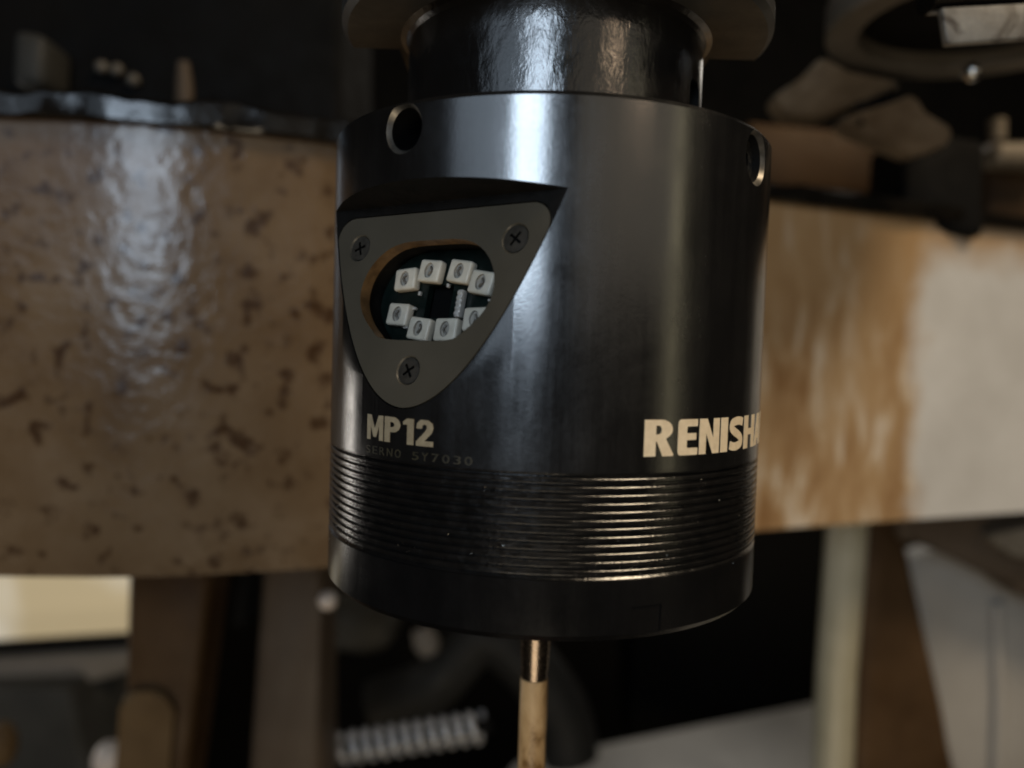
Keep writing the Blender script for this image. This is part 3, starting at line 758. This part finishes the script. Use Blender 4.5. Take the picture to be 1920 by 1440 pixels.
pa = empty('brown_post', P(300, 1500, 260)); tag(pa, 'tapering reddish brown post with a tan stained foot under the skirt', 'post')
o = slab('upright', [(238, 1020), (402, 1020), (330, 1600), (225, 1600)], 262, 22, M['brown_cast'], 3); attach(o, pa)
o = slab('foot_casting', rounded([(226, 1300), (300, 1296), (326, 1330), (306, 1600), (205, 1600)], [30, 24, 24, 4, 4], 5), 259, 12, M['brown_light'], 2); attach(o, pa)
o = slab('black_bracket', [(396, 1030), (478, 1030), (462, 1184), (396, 1184)], 290, 20, M['black'], 3)
tag(o, 'black bracket between the reddish brown post and the taupe post', 'bracket')
o = slab('taupe_post', [(492, 1020), (612, 1020), (600, 1140), (606, 1600), (452, 1600)], 270, 26, M['grey_post'], 4)
tag(o, 'broad taupe painted post beside the black bracket under the skirt', 'post')

# --- below the probe
bm = bmesh.new(); c = P(614, 1126, 250)  # pale ball added in place of a glint's blurred disc
tmp = lathe(bm, [(0, -3.0)] + [(3.0 * math.sin(k * math.pi / 12), -3.0 * math.cos(k * math.pi / 12)) for k in range(1, 12)] + [(0, 3.0)], 28)
bmesh.ops.translate(bm, vec=c, verts=tmp); tag(obj('glint_ball', bm, M['knob_and_glint'], None, 60), 'small pale ball painted as a blurred glint beside the taupe post', 'knob')
o = slab('valve_block', [(585, 1140), (745, 1150), (735, 1215), (690, 1232), (600, 1222)], 400, 40, M['machine_grey'], 5)
tag(o, 'dim grey valve block beneath the small pale glint ball', 'machine part')
bm = bmesh.new(); tube(bm, [P(790, 1180, 390), P(800, 1206, 390), P(806, 1224, 390)], [5, 6.5, 4.5]); 
tag(obj('hose_nozzle', bm, M['ledge'], None, 50), 'dull greenish nozzle right of the dim grey valve block', 'nozzle')
bm = bmesh.new()
pts = catmull([tuple(P(x, y, 420)) for x, y in ((700, 1330), (800, 1290), (900, 1190), (980, 1235), (1050, 1330), (1070, 1420))], 10)
tube(bm, pts, 15, 24); tag(obj('flexible_hose', bm, M['rubber'], None, 50), 'thick dark grey hose curving behind the stylus', 'hose')

coil = empty('glint_coil', P(600, 1415, 300)); tag(coil, 'grey coil shaped as a slanted row of glints left of the stylus stem', 'spring')  # coil shape stands in for blurred glints along a ridged edge
pA, pB = P(612, 1408, 300), P(905, 1362, 300)
ax = (pB - pA).normalized(); xx = ax.orthogonal().normalized(); yy = ax.cross(xx)
bm = bmesh.new(); turns = 12; n = turns * 24
tube(bm, [pA.lerp(pB, k / n) + (xx * math.cos(2 * math.pi * k / 24) + yy * math.sin(2 * math.pi * k / 24)) * 4.9 for k in range(n + 1)], 1.3, 10)
attach(obj('coil', bm, M['chrome'], None, 60), coil)
bm = bmesh.new(); tube(bm, [pA - ax * 3, pB + ax * 3], 2.6, 16); attach(obj('rod', bm, M['machine_black'], None, 40), coil)

# --- below the skirt, right
bed = []
for (x, y, d) in ((760, 1452, 520), (1560, 1300, 700), (1560, 1700, 430), (700, 1800, 330)): pass
bm = bmesh.new()
e0, e1 = P(960, 1424, 470), P(1600, 1298, 620)
fwd_ = Vector((-0.15, -1, 0)) * 260
tops = [e0, e1, e1 + fwd_ + Vector((0, 0, -26)), e0 + fwd_ + Vector((0, 0, -26))]
a_ = [bm.verts.new(p) for p in tops]; b_ = [bm.verts.new(p - ez * 60) for p in tops]
bm.faces.new(a_); bm.faces.new(b_[::-1])
for i in range(4): bm.faces.new((a_[i], b_[i], b_[(i + 1) % 4], a_[(i + 1) % 4]))
bmesh.ops.bevel(bm, geom=list(bm.edges), offset=3, segments=3, affect='EDGES')
tag(obj('machine_bed', bm, M['bed'], None, 35), 'sloping grey machine bed plate behind the stylus stem', 'machine bed')
o = slab('black_cover', [(1180, 960), (1560, 960), (1548, 1330), (1180, 1400)], 640, 60, M['black'], 4)
tag(o, 'black cover standing behind the sloping grey machine bed', 'cover')
bm = bmesh.new(); tube(bm, [P(1590, 960, 330), P(1580, 1100, 330), P(1568, 1260, 330), P(1555, 1600, 330)], [8.2, 8.2, 8.0, 8.0], 32)
tag(obj('cream_pipe', bm, M['cream'], None, 40), 'glossy cream enamelled pipe standing beside the brown wedge', 'pipe')
o = slab('brown_wedge', [(1618, 960), (1690, 960), (1765, 1330), (1830, 1600), (1600, 1600)], 350, 26, M['brown_cast'], 4)
tag(o, 'dark brown wedge shaped bracket between the cream pipe and pale guard', 'bracket')
gd = empty('pale_guard', P(1800, 1500, 370)); tag(gd, 'pale grey splash guard panel under the right end of the skirt', 'splash guard')
o = slab('guard_panel', rounded([(1672, 1056), (1760, 1030), (1830, 1060), (2150, 1150), (2150, 1700), (1850, 1700), (1760, 1330)], 14, 4), 372, 14, M['guard'], 2); attach(o, gd)
bm = bmesh.new(); tube(bm, [P(1868, 1130, 371), P(1872, 1300, 371), P(1862, 1640, 371)], 3.0, 24); attach(obj('guard_fold', bm, M['guard'], None, 40), gd)
o = slab('brown_rail', [(1680, 945), (2150, 920), (2150, 1210), (1900, 1112), (1800, 1032), (1690, 1020)], 345, 14, M['grey_post'], 4)
tag(o, 'taupe brown rail crossing the top of the pale splash guard', 'rail')
o = slab('rail_block', rounded([(1850, 1005), (1960, 985), (1990, 1060), (1900, 1042)], 8, 4), 335, 10, M['arm'], 1)
tag(o, 'small tan block sitting on the taupe brown rail', 'machine part')
